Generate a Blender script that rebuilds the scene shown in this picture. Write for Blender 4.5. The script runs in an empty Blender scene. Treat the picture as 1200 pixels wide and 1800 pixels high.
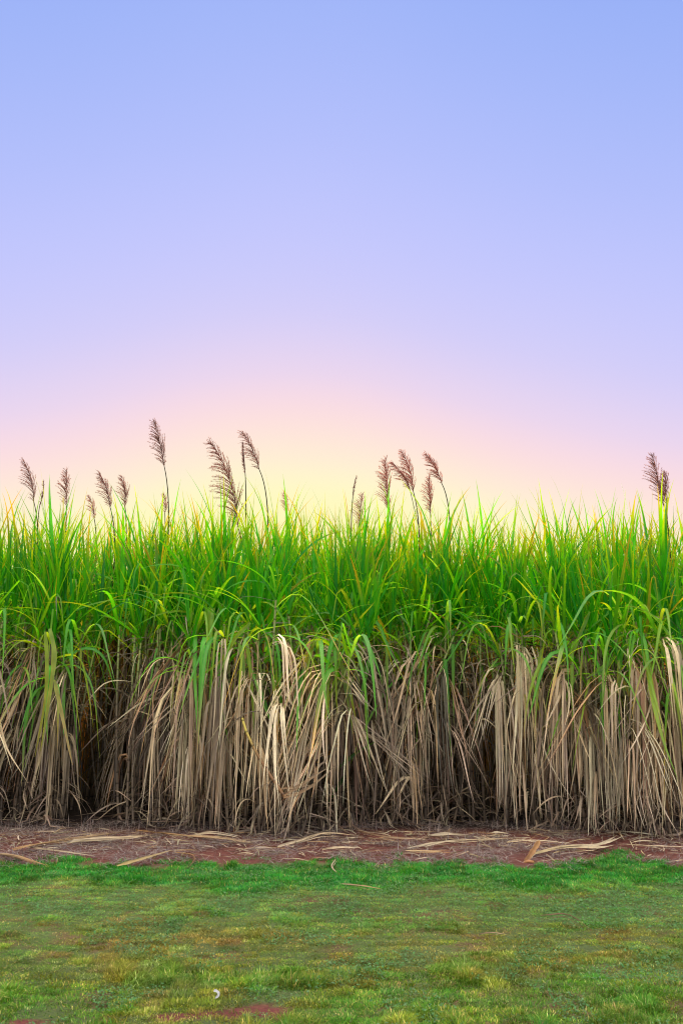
import bpy, math, random
import numpy as np
from mathutils import Vector

R = math.radians
random.seed(7)
rng = np.random.default_rng(7)
scene = bpy.context.scene
COL = scene.collection

# ------------------------------------------------------------------ camera
CAM_H = 1.6
TILT = R(8.68)
FPX = 1750.0                     # focal length in pixels of the 1200x1800 photograph
cam_data = bpy.data.cameras.new('camera')
cam_data.lens = 35.0
cam_data.sensor_width = 36.0
cam_data.clip_start = 0.05
cam_data.clip_end = 3000.0
cam = bpy.data.objects.new('camera', cam_data)
cam.location = (0, 0, CAM_H)
cam.rotation_euler = (R(90) + TILT, 0, 0)
COL.objects.link(cam)
scene.camera = cam

# ------------------------------------------------------------------ render and exposure
scene.view_settings.view_transform = 'Standard'
scene.view_settings.look = 'None'
scene.view_settings.exposure = 0.0
scene.view_settings.gamma = 1.0
scene.render.engine = 'CYCLES'
scene.cycles.max_bounces = 6
scene.cycles.diffuse_bounces = 1
scene.cycles.glossy_bounces = 2
scene.cycles.transmission_bounces = 4
scene.cycles.transparent_max_bounces = 4
scene.cycles.use_denoising = True
scene.cycles.filter_width = 1.1


def lin(c):
    c = np.asarray(c, float) / 255.0
    return tuple(np.where(c <= 0.04045, c / 12.92, ((c + 0.055) / 1.055) ** 2.4))


# ------------------------------------------------------------------ dusk sky
GLOW_AZ = R(-2.0)                # the sun has just gone down behind the field
world = bpy.data.worlds.new('World')
scene.world = world
world.use_nodes = True
wt = world.node_tree
wt.nodes.clear()


def N(tree, kind, **kw):
    n = tree.nodes.new(kind)
    for k, v in kw.items():
        setattr(n, k, v)
    return n


def M(tree, op, a, b=None, c=None, clamp=False):
    n = tree.nodes.new('ShaderNodeMath')
    n.operation = op
    n.use_clamp = clamp
    for i, v in enumerate((a, b, c)):
        if v is None:
            continue
        if isinstance(v, (int, float)):
            n.inputs[i].default_value = v
        else:
            tree.links.new(v, n.inputs[i])
    return n.outputs[0]


tc = N(wt, 'ShaderNodeTexCoord')
sep = N(wt, 'ShaderNodeSeparateXYZ')
wt.links.new(tc.outputs['Generated'], sep.inputs[0])
dx, dy, dz = sep.outputs
elev = M(wt, 'MULTIPLY', M(wt, 'ARCSINE', dz), 180 / math.pi)
az = M(wt, 'MULTIPLY', M(wt, 'ARCTAN2', dx, dy), 180 / math.pi)
daz = M(wt, 'SUBTRACT', az, math.degrees(GLOW_AZ))
q = M(wt, 'DIVIDE', daz, 17.0)
q = M(wt, 'MULTIPLY', q, q)
bell = M(wt, 'EXPONENT', M(wt, 'MULTIPLY', q, -1.0))
shift = M(wt, 'MULTIPLY', M(wt, 'SUBTRACT', 1.0, bell), 5.4)
# a faint unevenness of the evening haze
nz = N(wt, 'ShaderNodeTexNoise')
nz.inputs['Scale'].default_value = 1.6
nz.inputs['Detail'].default_value = 2.0
wt.links.new(tc.outputs['Generated'], nz.inputs['Vector'])
wob = M(wt, 'MULTIPLY', M(wt, 'SUBTRACT', nz.outputs['Fac'], 0.5), 3.0)
t = M(wt, 'ADD', M(wt, 'ADD', elev, shift), wob)
# the clear right-hand side of the sky is bluer, so the band climbs a little there
t = M(wt, 'ADD', t, M(wt, 'MULTIPLY', daz, 0.02))
fac = M(wt, 'DIVIDE', t, 60.0, clamp=True)
ramp = N(wt, 'ShaderNodeValToRGB')
ramp.color_ramp.interpolation = 'B_SPLINE'
SKY = [(0.0, (255, 226, 150)), (6.0, (255, 246, 170)), (9.8, (255, 252, 196)), (11.8, (255, 239, 213)),
       (14.3, (255, 222, 223)), (16.8, (236, 215, 239)), (20.5, (210, 206, 249)), (25.0, (196, 200, 254)),
       (30.0, (180, 192, 252)), (36.0, (162, 183, 249)), (42.0, (148, 174, 246)), (60.0, (125, 160, 240))]
els = ramp.color_ramp.elements
while len(els) < len(SKY):
    els.new(0.5)
for e, (p, c) in zip(els, SKY):
    e.position = p / 60.0
    e.color = (*lin(c), 1)
wt.links.new(fac, ramp.inputs[0])
# unseen sky: fill light added overhead, low back dimmed to darken cane gaps
def ss(x, a, b):
    u = M(wt, 'DIVIDE', M(wt, 'SUBTRACT', x, a), b - a, clamp=True)
    return M(wt, 'MULTIPLY', M(wt, 'MULTIPLY', u, u), M(wt, 'SUBTRACT', 3.0, M(wt, 'MULTIPLY', u, 2.0)))


SKY_FILL, SKY_BACK_DIM = 6.0, -0.92
lobe = M(wt, 'SUBTRACT', M(wt, 'MULTIPLY', dz, 0.92), M(wt, 'MULTIPLY', dy, 0.39))
s = ss(lobe, 0.38, 1.0)
back = M(wt, 'MULTIPLY', ss(dy, 0.25, -0.5), M(wt, 'SUBTRACT', 1.0, ss(dz, 0.25, 0.7)))
gain = M(wt, 'ADD', M(wt, 'ADD', M(wt, 'MULTIPLY', s, SKY_FILL), 1.0), M(wt, 'MULTIPLY', back, SKY_BACK_DIM))
warm = N(wt, 'ShaderNodeMix', data_type='RGBA')
wt.links.new(s, warm.inputs['Factor'])
wt.links.new(ramp.outputs[0], warm.inputs['A'])
warm.inputs['B'].default_value = (0.70, 0.71, 0.66, 1)
bg = N(wt, 'ShaderNodeBackground')
wt.links.new(warm.outputs['Result'], bg.inputs['Color'])
wt.links.new(gain, bg.inputs['Strength'])
wo = N(wt, 'ShaderNodeOutputWorld')
wt.links.new(bg.outputs[0], wo.inputs[0])

# ------------------------------------------------------------------ low sun behind the field
SUN_EL = R(11.0)
sun_data = bpy.data.lights.new('sun', 'SUN')
sun_data.energy = 5.0
sun_data.angle = R(8.0)
sun_data.color = (1.0, 0.86, 0.55)
sun = bpy.data.objects.new('sun', sun_data)
sd = Vector((math.sin(GLOW_AZ) * math.cos(SUN_EL), math.cos(GLOW_AZ) * math.cos(SUN_EL), math.sin(SUN_EL)))
sun.rotation_euler = sd.to_track_quat('Z', 'Y').to_euler()
sun.location = (0, 60, 12)
COL.objects.link(sun)


# ------------------------------------------------------------------ helpers: photo rays
def ray(px, py):
    x = (px - 600) / FPX
    v = (900 - py) / FPX
    return np.array([x, math.cos(TILT) - v * math.sin(TILT), math.sin(TILT) + v * math.cos(TILT)])


def at(px, py, Y):
    d = ray(px, py)
    k = Y / d[1]
    return np.array([d[0] * k, Y, CAM_H + d[2] * k])


def on_ground(px, py, z=0.0):
    d = ray(px, py)
    k = (z - CAM_H) / d[2]
    return np.array([d[0] * k, d[1] * k, z])


# ------------------------------------------------------------------ helpers: noise and ground height
def _hash(ix, iy, seed):
    h = (ix.astype(np.int64) * 374761393 + iy.astype(np.int64) * 668265263 + seed * 982451653) & 0x7fffffff
    h = ((h ^ (h >> 13)) * 1274126177) & 0x7fffffff
    h = h ^ (h >> 16)
    return (h & 0xffff) / 65535.0


def vnoise(x, y, scale, seed):
    x = np.asarray(x, float) / scale
    y = np.asarray(y, float) / scale
    ix, iy = np.floor(x), np.floor(y)
    fx, fy = x - ix, y - iy
    fx = fx * fx * (3 - 2 * fx)
    fy = fy * fy * (3 - 2 * fy)
    a = _hash(ix, iy, seed)
    b = _hash(ix + 1, iy, seed)
    c = _hash(ix, iy + 1, seed)
    d = _hash(ix + 1, iy + 1, seed)
    return (a * (1 - fx) + b * fx) * (1 - fy) + (c * (1 - fx) + d * fx) * fy


def fbm(x, y, scale, seed, octs=3):
    v, amp, tot = 0, 1.0, 0
    for i in range(octs):
        v = v + amp * vnoise(x, y, scale / 2 ** i, seed + i * 17)
        tot += amp
        amp *= 0.5
    return v / tot


def gz(x, y):
    x = np.asarray(x, float)
    y = np.asarray(y, float)
    near = np.clip(1 - (np.abs(y) - 12) / 10, 0, 1)
    return near * ((fbm(x, y, 1.1, 5) - 0.5) * 0.05 + (fbm(x, y, 0.22, 9, 2) - 0.5) * 0.022)


def sstep(a, b, x):
    t = np.clip((x - a) / (b - a), 0, 1)
    return t * t * (3 - 2 * t)


def lawn_edge(x):
    """distance at which the lawn gives way to the red headland"""
    e = 8.40 + (fbm(x, x * 0 + 3.1, 0.55, 31, 4) - 0.5) * 0.85
    c = on_ground(1070, 1505)[0]
    return e + 0.42 * np.exp(-((x - c) / 0.22) ** 2)


BARE = [(420, 1780, 0.20, 0.11), (300, 1786, 0.14, 0.07), (60, 1800, 0.16, 0.05), (870, 1798, 0.18, 0.08), (545, 1585, 0.05, 0.04)]


def bare(x, y):
    b = np.zeros_like(np.asarray(x, float))
    wob = (fbm(x, y, 0.13, 77, 4) - 0.5) * 2.6
    for px, py, rx, ry in BARE:
        c = on_ground(px, py)
        d = np.sqrt(((x - c[0]) / rx) ** 2 + ((y - c[1]) / ry) ** 2) + wob
        b = np.maximum(b, 1 - sstep(0.55, 1.15, d))
    return b


# ------------------------------------------------------------------ helpers: meshes
def new_mesh(name, V, F4, F3=None, colors=None, mat=None, smooth=True):
    me = bpy.data.meshes.new(name)
    V = np.ascontiguousarray(V, np.float32)
    F4 = np.zeros((0, 4), np.int32) if F4 is None else np.asarray(F4, np.int32)
    F3 = np.zeros((0, 3), np.int32) if F3 is None else np.asarray(F3, np.int32)
    me.vertices.add(len(V))
    me.vertices.foreach_set('co', V.ravel())
    nl = F4.size + F3.size
    me.loops.add(nl)
    me.loops.foreach_set('vertex_index', np.concatenate([F4.ravel(), F3.ravel()]).astype(np.int32))
    me.polygons.add(len(F4) + len(F3))
    st = np.concatenate([np.arange(len(F4)) * 4, F4.size + np.arange(len(F3)) * 3]).astype(np.int32)
    me.polygons.foreach_set('loop_start', st)
    me.update(calc_edges=True)
    if smooth:
        me.polygons.foreach_set('use_smooth', np.ones(len(me.polygons), bool))
    if colors is not None:
        a = me.color_attributes.new('col', 'FLOAT_COLOR', 'POINT')
        c = np.ones((len(V), 4), np.float32)
        c[:, :3] = colors
        a.data.foreach_set('color', c.ravel())
    if mat:
        me.materials.append(mat)
    return me


def link(name, me, parent=None, loc=None):
    o = bpy.data.objects.new(name, me)
    COL.objects.link(o)
    if parent is not None:
        o.parent = parent
    if loc is not None:
        o.location = loc
    return o


def tag(o, label, cat, group=None):
    o['label'] = label
    o['category'] = cat
    if group:
        o['group'] = group
    return o


class Geo:
    """collects ribbons and tubes, then becomes ONE mesh"""

    def __init__(self):
        self.V, self.F, self.C, self.n = [], [], [], 0

    def add(self, V, F, C):
        self.V.append(V)
        self.F.append(F + self.n)
        self.C.append(C)
        self.n += len(V)

    def arrays(self):
        return np.concatenate(self.V), np.concatenate(self.F), np.concatenate(self.C)

    def mesh(self, name, mat):
        V, F, C = self.arrays()
        return new_mesh(name, V, F, None, C, mat)

    def merge(self, other, off=(0, 0, 0), rot=0.0, sc=1.0, tint=1.0):
        V, F, C = other
        c, s_ = math.cos(rot), math.sin(rot)
        W = V.copy() * sc
        W = np.stack([W[:, 0] * c - W[:, 1] * s_, W[:, 0] * s_ + W[:, 1] * c, W[:, 2]], 1) + np.asarray(off)
        self.add(W, F, C * tint)

    # -- a batch of n leaf blades grown from p0
    def blades(self, p0, az, e0, tend, lam, pw, L, W, c0, c1, tp, soft, twist=0.0, twist_end=0.0, azdrift=0.0,
               fold=0.18, rib=None, seg=11, wave=0.0, ground=False, wbase=0.55, sharp=2.2, r=rng):
        p0 = np.atleast_2d(p0).astype(float)
        n = len(p0)
        f = lambda v: np.broadcast_to(np.asarray(v, float), (n,)).copy()
        az, e0, tend, lam, pw, L, W, tp, soft = map(f, (az, e0, tend, lam, pw, L, W, tp, soft))
        twist, twist_end, azdrift, fold, wave = map(f, (twist, twist_end, azdrift, fold, wave))
        c0 = np.broadcast_to(np.asarray(c0, float), (n, 3))
        c1 = np.broadcast_to(np.asarray(c1, float), (n, 3))
        S = np.linspace(0, 1, seg + 1)
        pos = np.zeros((n, seg + 1, 3))
        D = np.zeros((n, seg + 1, 3))
        A = np.zeros((n, seg + 1))
        cur = p0.copy()
        ph = r.uniform(0, 6.28, n)
        fr = r.uniform(5, 11, n)
        for i, s_ in enumerate(S):
            th = tend + (e0 - tend) * np.exp(-(s_ / lam) ** pw) + wave * np.sin(ph + fr * s_)
            th = np.clip(th, -1.54, 1.54)
            a = az + azdrift * s_ + wave * 1.4 * np.sin(ph * 1.7 + fr * 0.8 * s_)
            if ground:
                low = cur[:, 2] < gz(cur[:, 0], cur[:, 1]) + 0.035 if False else cur[:, 2] < 0.05
                th = np.where(low, np.maximum(th, -0.03), th)
            d = np.stack([np.cos(th) * np.cos(a), np.cos(th) * np.sin(a), np.sin(th)], 1)
            pos[:, i] = cur
            D[:, i] = d
            A[:, i] = a
            cur = cur + d * (L / seg)[:, None]
        side = np.stack([-np.sin(A), np.cos(A), np.zeros_like(A)], 2)
        nor = np.cross(D, side)
        tw = twist[:, None] + (twist_end - twist)[:, None] * S[None]
        sd = side * np.cos(tw)[..., None] + nor * np.sin(tw)[..., None]
        nn = -side * np.sin(tw)[..., None] + nor * np.cos(tw)[..., None]
        prof = (wbase + (1 - wbase) * np.clip(S / 0.28, 0, 1)) * (1 - S ** sharp)
        w = W[:, None] * np.maximum(prof, 0.012)[None]
        h = sd * (w / 2)[..., None]
        up = nn * (w * fold[:, None])[..., None]
        P = np.stack([pos - h + up, pos, pos + h + up], 2)          # n, seg+1, 3, 3
        k = sstep(0, 1, (S[None] - tp[:, None]) / soft[:, None] + 0.5)
        C = c0[:, None] * (1 - k[..., None]) + c1[:, None] * k[..., None]
        C = C * (1 + 0.10 * np.sin(ph[:, None] + 9 * S[None]))[..., None]
        C3 = np.repeat(C[:, :, None], 3, 2)
        if rib is not None:
            C3[:, :, 1] = C3[:, :, 1] * (1 - 0.45) + np.asarray(rib) * 0.45
        idx = np.arange(n * (seg + 1) * 3).reshape(n, seg + 1, 3)
        q1 = np.stack([idx[:, :-1, 0], idx[:, :-1, 1], idx[:, 1:, 1], idx[:, 1:, 0]], 2).reshape(-1, 4)
        q2 = np.stack([idx[:, :-1, 1], idx[:, :-1, 2], idx[:, 1:, 2], idx[:, 1:, 1]], 2).reshape(-1, 4)
        self.add(P.reshape(-1, 3), np.concatenate([q1, q2]), C3.reshape(-1, 3))

    # -- a tube along points
    def tube(self, pts, rad, cols, sides=8):
        pts = np.asarray(pts, float)
        m = len(pts)
        rad = np.broadcast_to(np.asarray(rad, float), (m,))
        cols = np.broadcast_to(np.asarray(cols, float), (m, 3))
        T = np.gradient(pts, axis=0)
        T /= np.linalg.norm(T, axis=1)[:, None] + 1e-9
        ref = np.array([0.0, 1.0, 0.0]) if abs(T[0][1]) < 0.9 else np.array([1.0, 0, 0])
        U = np.cross(T, ref)
        U /= np.linalg.norm(U, axis=1)[:, None] + 1e-9
        B = np.cross(T, U)
        an = np.linspace(0, 2 * math.pi, sides, endpoint=False)
        ring = U[:, None] * np.cos(an)[None, :, None] + B[:, None] * np.sin(an)[None, :, None]
        V = pts[:, None] + ring * rad[:, None, None]
        idx = np.arange(m * sides).reshape(m, sides)
        nx = np.roll(idx, -1, 1)
        F = np.stack([idx[:-1], nx[:-1], nx[1:], idx[1:]], 2).reshape(-1, 4)
        self.add(V.reshape(-1, 3), F, np.repeat(cols[:, None], sides, 1).reshape(-1, 3))

    # -- one ribbon through given points
    def ribbon(self, pts, W, normal, c0, c1, fold=0.12, sub=5, wbase=0.5, tip=2.5):
        pts = np.asarray(pts, float)
        m = len(pts)
        tt = np.linspace(0, m - 1, (m - 1) * sub + 1)
        P = np.zeros((len(tt), 3))
        for j, u in enumerate(tt):
            i = min(int(u), m - 2)
            f_ = u - i
            a, b, c, d = pts[max(i - 1, 0)], pts[i], pts[i + 1], pts[min(i + 2, m - 1)]
            P[j] = 0.5 * (2 * b + (c - a) * f_ + (2 * a - 5 * b + 4 * c - d) * f_ ** 2 + (3 * b - a - 3 * c + d) * f_ ** 3)
        T = np.gradient(P, axis=0)
        T /= np.linalg.norm(T, axis=1)[:, None] + 1e-9
        nv = np.broadcast_to(np.asarray(normal, float), P.shape)
        sd = np.cross(T, nv)
        sd /= np.linalg.norm(sd, axis=1)[:, None] + 1e-9
        S = np.linspace(0, 1, len(P))
        w = W * np.maximum((wbase + (1 - wbase) * np.clip(S / 0.25, 0, 1)) * (1 - S ** tip * 0.9), 0.05)
        w = w * (1 + 0.15 * np.sin(S * 19 + W * 900))
        V = np.stack([P - sd * (w / 2)[:, None] + nv * (w * fold)[:, None], P, P + sd * (w / 2)[:, None] + nv * (w * fold)[:, None]], 1)
        C = np.asarray(c0)[None] * (1 - S[:, None]) + np.asarray(c1)[None] * S[:, None]
        C = C * (1 + 0.12 * np.sin(S * 31 + W * 500))[:, None]
        idx = np.arange(len(P) * 3).reshape(-1, 3)
        F = np.concatenate([np.stack([idx[:-1, 0], idx[:-1, 1], idx[1:, 1], idx[1:, 0]], 1),
                            np.stack([idx[:-1, 1], idx[:-1, 2], idx[1:, 2], idx[1:, 1]], 1)])
        self.add(V.reshape(-1, 3), F, np.repeat(C[:, None], 3, 1).reshape(-1, 3))


# ------------------------------------------------------------------ materials
def leaf_material(name, trans, tint, rough=0.5, spec=0.35, streak=60.0, amount=0.35):
    m = bpy.data.materials.new(name)
    m.use_nodes = True
    t = m.node_tree
    t.nodes.clear()
    at_ = N(t, 'ShaderNodeAttribute', attribute_name='col')
    tcx = N(t, 'ShaderNodeTexCoord')
    no = N(t, 'ShaderNodeTexNoise')
    no.inputs['Scale'].default_value = streak
    no.inputs['Detail'].default_value = 3.0
    mp = N(t, 'ShaderNodeVectorMath', operation='MULTIPLY')
    mp.inputs[1].default_value = (1.0, 1.0, 0.08)
    t.links.new(tcx.outputs['Object'], mp.inputs[0])
    t.links.new(mp.outputs[0], no.inputs['Vector'])
    no2 = N(t, 'ShaderNodeTexNoise')
    no2.inputs['Scale'].default_value = streak * 0.12
    no2.inputs['Detail'].default_value = 2.0
    t.links.new(tcx.outputs['Object'], no2.inputs['Vector'])
    v = M(t, 'ADD', M(t, 'MULTIPLY', no.outputs['Fac'], amount), M(t, 'MULTIPLY', no2.outputs['Fac'], amount * 1.2))
    v = M(t, 'ADD', v, 1.0 - amount * 1.1)
    oi = N(t, 'ShaderNodeObjectInfo')
    v = M(t, 'MULTIPLY', v, M(t, 'ADD', M(t, 'MULTIPLY', oi.outputs['Random'], 0.24), 0.88))
    sc = N(t, 'ShaderNodeVectorMath', operation='SCALE')
    t.links.new(at_.outputs['Color'], sc.inputs[0])
    t.links.new(v, sc.inputs['Scale'])
    pb = N(t, 'ShaderNodeBsdfPrincipled')
    pb.inputs['Roughness'].default_value = rough
    pb.inputs['Specular IOR Level'].default_value = spec
    t.links.new(sc.outputs[0], pb.inputs['Base Color'])
    tl = N(t, 'ShaderNodeBsdfTranslucent')
    mu = N(t, 'ShaderNodeVectorMath', operation='MULTIPLY')
    t.links.new(sc.outputs[0], mu.inputs[0])
    mu.inputs[1].default_value = tint
    t.links.new(mu.outputs[0], tl.inputs['Color'])
    mx = N(t, 'ShaderNodeMixShader')
    mx.inputs[0].default_value = trans
    t.links.new(pb.outputs[0], mx.inputs[1])
    t.links.new(tl.outputs[0], mx.inputs[2])
    out = N(t, 'ShaderNodeOutputMaterial')
    t.links.new(mx.outputs[0], out.inputs[0])
    return m


MAT_GREEN = leaf_material('green_leaf', 0.55, (4.4, 2.7, 0.3), rough=0.5, spec=0.18)
MAT_DRY = leaf_material('dry_leaf', 0.15, (1.2, 1.05, 0.8), rough=0.65, spec=0.2, amount=0.5)
MAT_STALK = leaf_material('cane_stalk', 0.0, (1, 1, 1), rough=0.45, spec=0.35, amount=0.4)
MAT_PLUME = leaf_material('plume', 0.45, (1.4, 1.1, 1.0), rough=0.7, spec=0.15, amount=0.3)
MAT_GRASS = leaf_material('grass', 0.3, (1.5, 1.25, 0.7), rough=0.6, spec=0.08, streak=14, amount=0.3)
MAT_STRAW = leaf_material('straw', 0.1, (1.1, 1.0, 0.8), rough=0.7, spec=0.2, streak=20, amount=0.3)


def ground_material():
    m = bpy.data.materials.new('red_soil_and_turf')
    m.use_nodes = True
    t = m.node_tree
    t.nodes.clear()
    at_ = N(t, 'ShaderNodeAttribute', attribute_name='col')
    tcx = N(t, 'ShaderNodeTexCoord')
    n1 = N(t, 'ShaderNodeTexNoise')
    n1.inputs['Scale'].default_value = 26.0
    n1.inputs['Detail'].default_value = 6.0
    n1.inputs['Roughness'].default_value = 0.7
    t.links.new(tcx.outputs['Object'], n1.inputs['Vector'])
    v = M(t, 'ADD', M(t, 'MULTIPLY', n1.outputs['Fac'], 1.3), 0.35)
    sc = N(t, 'ShaderNodeVectorMath', operation='SCALE')
    t.links.new(at_.outputs['Color'], sc.inputs[0])
    t.links.new(v, sc.inputs['Scale'])
    pb = N(t, 'ShaderNodeBsdfPrincipled')
    pb.inputs['Roughness'].default_value = 0.95
    pb.inputs['Specular IOR Level'].default_value = 0.1
    t.links.new(sc.outputs[0], pb.inputs['Base Color'])
    bp = N(t, 'ShaderNodeBump')
    bp.inputs['Strength'].default_value = 0.8
    bp.inputs['Distance'].default_value = 0.03
    n2 = N(t, 'ShaderNodeTexNoise')
    n2.inputs['Scale'].default_value = 60.0
    n2.inputs['Detail'].default_value = 5.0
    t.links.new(tcx.outputs['Object'], n2.inputs['Vector'])
    t.links.new(n2.outputs['Fac'], bp.inputs['Height'])
    t.links.new(bp.outputs[0], pb.inputs['Normal'])
    out = N(t, 'ShaderNodeOutputMaterial')
    t.links.new(pb.outputs[0], out.inputs[0])
    return m


# ------------------------------------------------------------------ the ground: one sheet to the horizon
def build_ground():
    xs = np.concatenate([[-900, -300, -90, -30, -12], np.arange(-6, 6.01, 0.05), [12, 30, 90, 300, 900]])
    ys = np.concatenate([[-900, -300, -90, -30, -8, -2, 1], np.arange(3.2, 11.3, 0.05), [13, 16, 22, 32, 60, 120, 300, 1200]])
    X, Y = np.meshgrid(xs, ys, indexing='xy')
    Z = gz(X, Y)
    soil = np.array([0.130, 0.043, 0.030])
    turf = np.array([0.085, 0.100, 0.030])
    red = np.array([0.150, 0.042, 0.030])
    lawn = 1 - sstep(-0.12, 0.12, Y - lawn_edge(X))
    b = bare(X, Y)
    C = soil * (1 - lawn[..., None]) + (turf * (1 - b[..., None]) + red * b[..., None]) * lawn[..., None]
    spot = (sstep(0.58, 0.68, fbm(X, Y, 0.20, 151, 4)) * lawn)[..., None] * 0.5
    C = C * (1 - spot) + red * spot
    dark = sstep(9.7, 10.4, Y)[..., None]                      # shade under the cane, painted into the soil colour
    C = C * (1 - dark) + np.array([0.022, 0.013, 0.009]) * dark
    C = C * (0.75 + 0.5 * fbm(X, Y, 0.5, 51))[..., None]
    nx, ny = len(xs), len(ys)
    idx = np.arange(nx * ny).reshape(ny, nx)
    F = np.stack([idx[:-1, :-1], idx[:-1, 1:], idx[1:, 1:], idx[1:, :-1]], 2).reshape(-1, 4)
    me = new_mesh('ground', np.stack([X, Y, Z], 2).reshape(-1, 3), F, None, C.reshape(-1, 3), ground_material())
    o = link('ground', me)
    o['kind'] = 'structure'


build_ground()


# ------------------------------------------------------------------ sugarcane
def pick(pal, n, r, jit=0.18):
    pal = np.asarray(pal, float)
    c = pal[r.integers(0, len(pal), n)]
    return c * (1 + r.uniform(-jit, jit, (n, 1))) * (1 + r.uniform(-0.06, 0.06, (n, 3)))


GREEN = [(0.012, 0.200, 0.006), (0.020, 0.235, 0.005), (0.042, 0.255, 0.006), (0.008, 0.150, 0.022), (0.075, 0.255, 0.008)]
GREEN_TIP = [(0.18, 0.30, 0.006), (0.24, 0.28, 0.008), (0.24, 0.16, 0.02), (0.17, 0.26, 0.008), (0.30, 0.18, 0.02)]
PALE_GREEN = [(0.07, 0.31, 0.035), (0.13, 0.34, 0.09), (0.05, 0.29, 0.035), (0.19, 0.32, 0.03)]
DRY = [(0.62, 0.45, 0.26), (0.52, 0.37, 0.205), (0.36, 0.26, 0.16), (0.58, 0.45, 0.28), (0.52, 0.35, 0.18), (0.58, 0.43, 0.26), (0.24, 0.165, 0.10)]
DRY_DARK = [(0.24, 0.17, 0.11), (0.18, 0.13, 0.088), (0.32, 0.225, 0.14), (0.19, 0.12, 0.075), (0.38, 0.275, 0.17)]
DRY_SHADE = [(0.11, 0.078, 0.052), (0.085, 0.063, 0.042), (0.15, 0.105, 0.068)]  # dead leaves inside the field, with the shade put into their colour
DRY_RED = [(0.34, 0.18, 0.085), (0.40, 0.22, 0.10), (0.30, 0.17, 0.10)]


def stalk_path(base, top, bow, m=40):
    t_ = np.linspace(0, 1, m)[:, None]
    ctrl = (base + top) / 2 + bow
    return (1 - t_) ** 2 * base + 2 * t_ * (1 - t_) * ctrl + t_ ** 2 * top


def stalk_geo(path, r, rad=0.0145, tint=1.0):
    """a jointed cane: swollen nodes with a dark ring and a waxy pale band"""
    g = Geo()
    Ls = np.concatenate([[0], np.cumsum(np.linalg.norm(np.diff(path, axis=0), axis=1))])
    z, nodes = 0.05, []
    while z < Ls[-1]:
        nodes.append(z)
        z += r.uniform(0.09, 0.15)
    sam = [0.0]
    for z in nodes:
        sam += [z - 0.012, z - 0.004, z + 0.004, z + 0.014]
    sam = np.array([v for v in sam if 0 <= v <= Ls[-1]] + [Ls[-1]])
    pts = np.stack([np.interp(sam, Ls, path[:, i]) for i in range(3)], 1)
    f = sam / Ls[-1]
    low = np.array([0.10, 0.068, 0.038])
    high = np.array([0.24, 0.27, 0.07])
    k = sstep(0.55, 0.95, f)[:, None]
    C = (low * (1 - k) + high * k) * r.uniform(0.7, 1.3) * tint
    rr = rad * (1 - 0.30 * f)
    nd = np.array(nodes)
    dmin = (sam[:, None] - nd[None])
    isn = (np.abs(dmin) < 0.006).any(1)
    wax = ((dmin < -0.008) & (dmin > -0.02)).any(1)
    C = np.where(isn[:, None], C * 0.42, C)
    C = np.where(wax[:, None], C * 1.15 + 0.03, C)
    rr = np.where(isn, rr * 1.16, rr)
    g.tube(pts, rr, C, 8)
    return g


def along(path, f):
    Ls = np.concatenate([[0], np.cumsum(np.linalg.norm(np.diff(path, axis=0), axis=1))])
    s_ = np.asarray(f) * Ls[-1]
    return np.stack([np.interp(s_, Ls, path[:, i]) for i in range(3)], 1)


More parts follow.
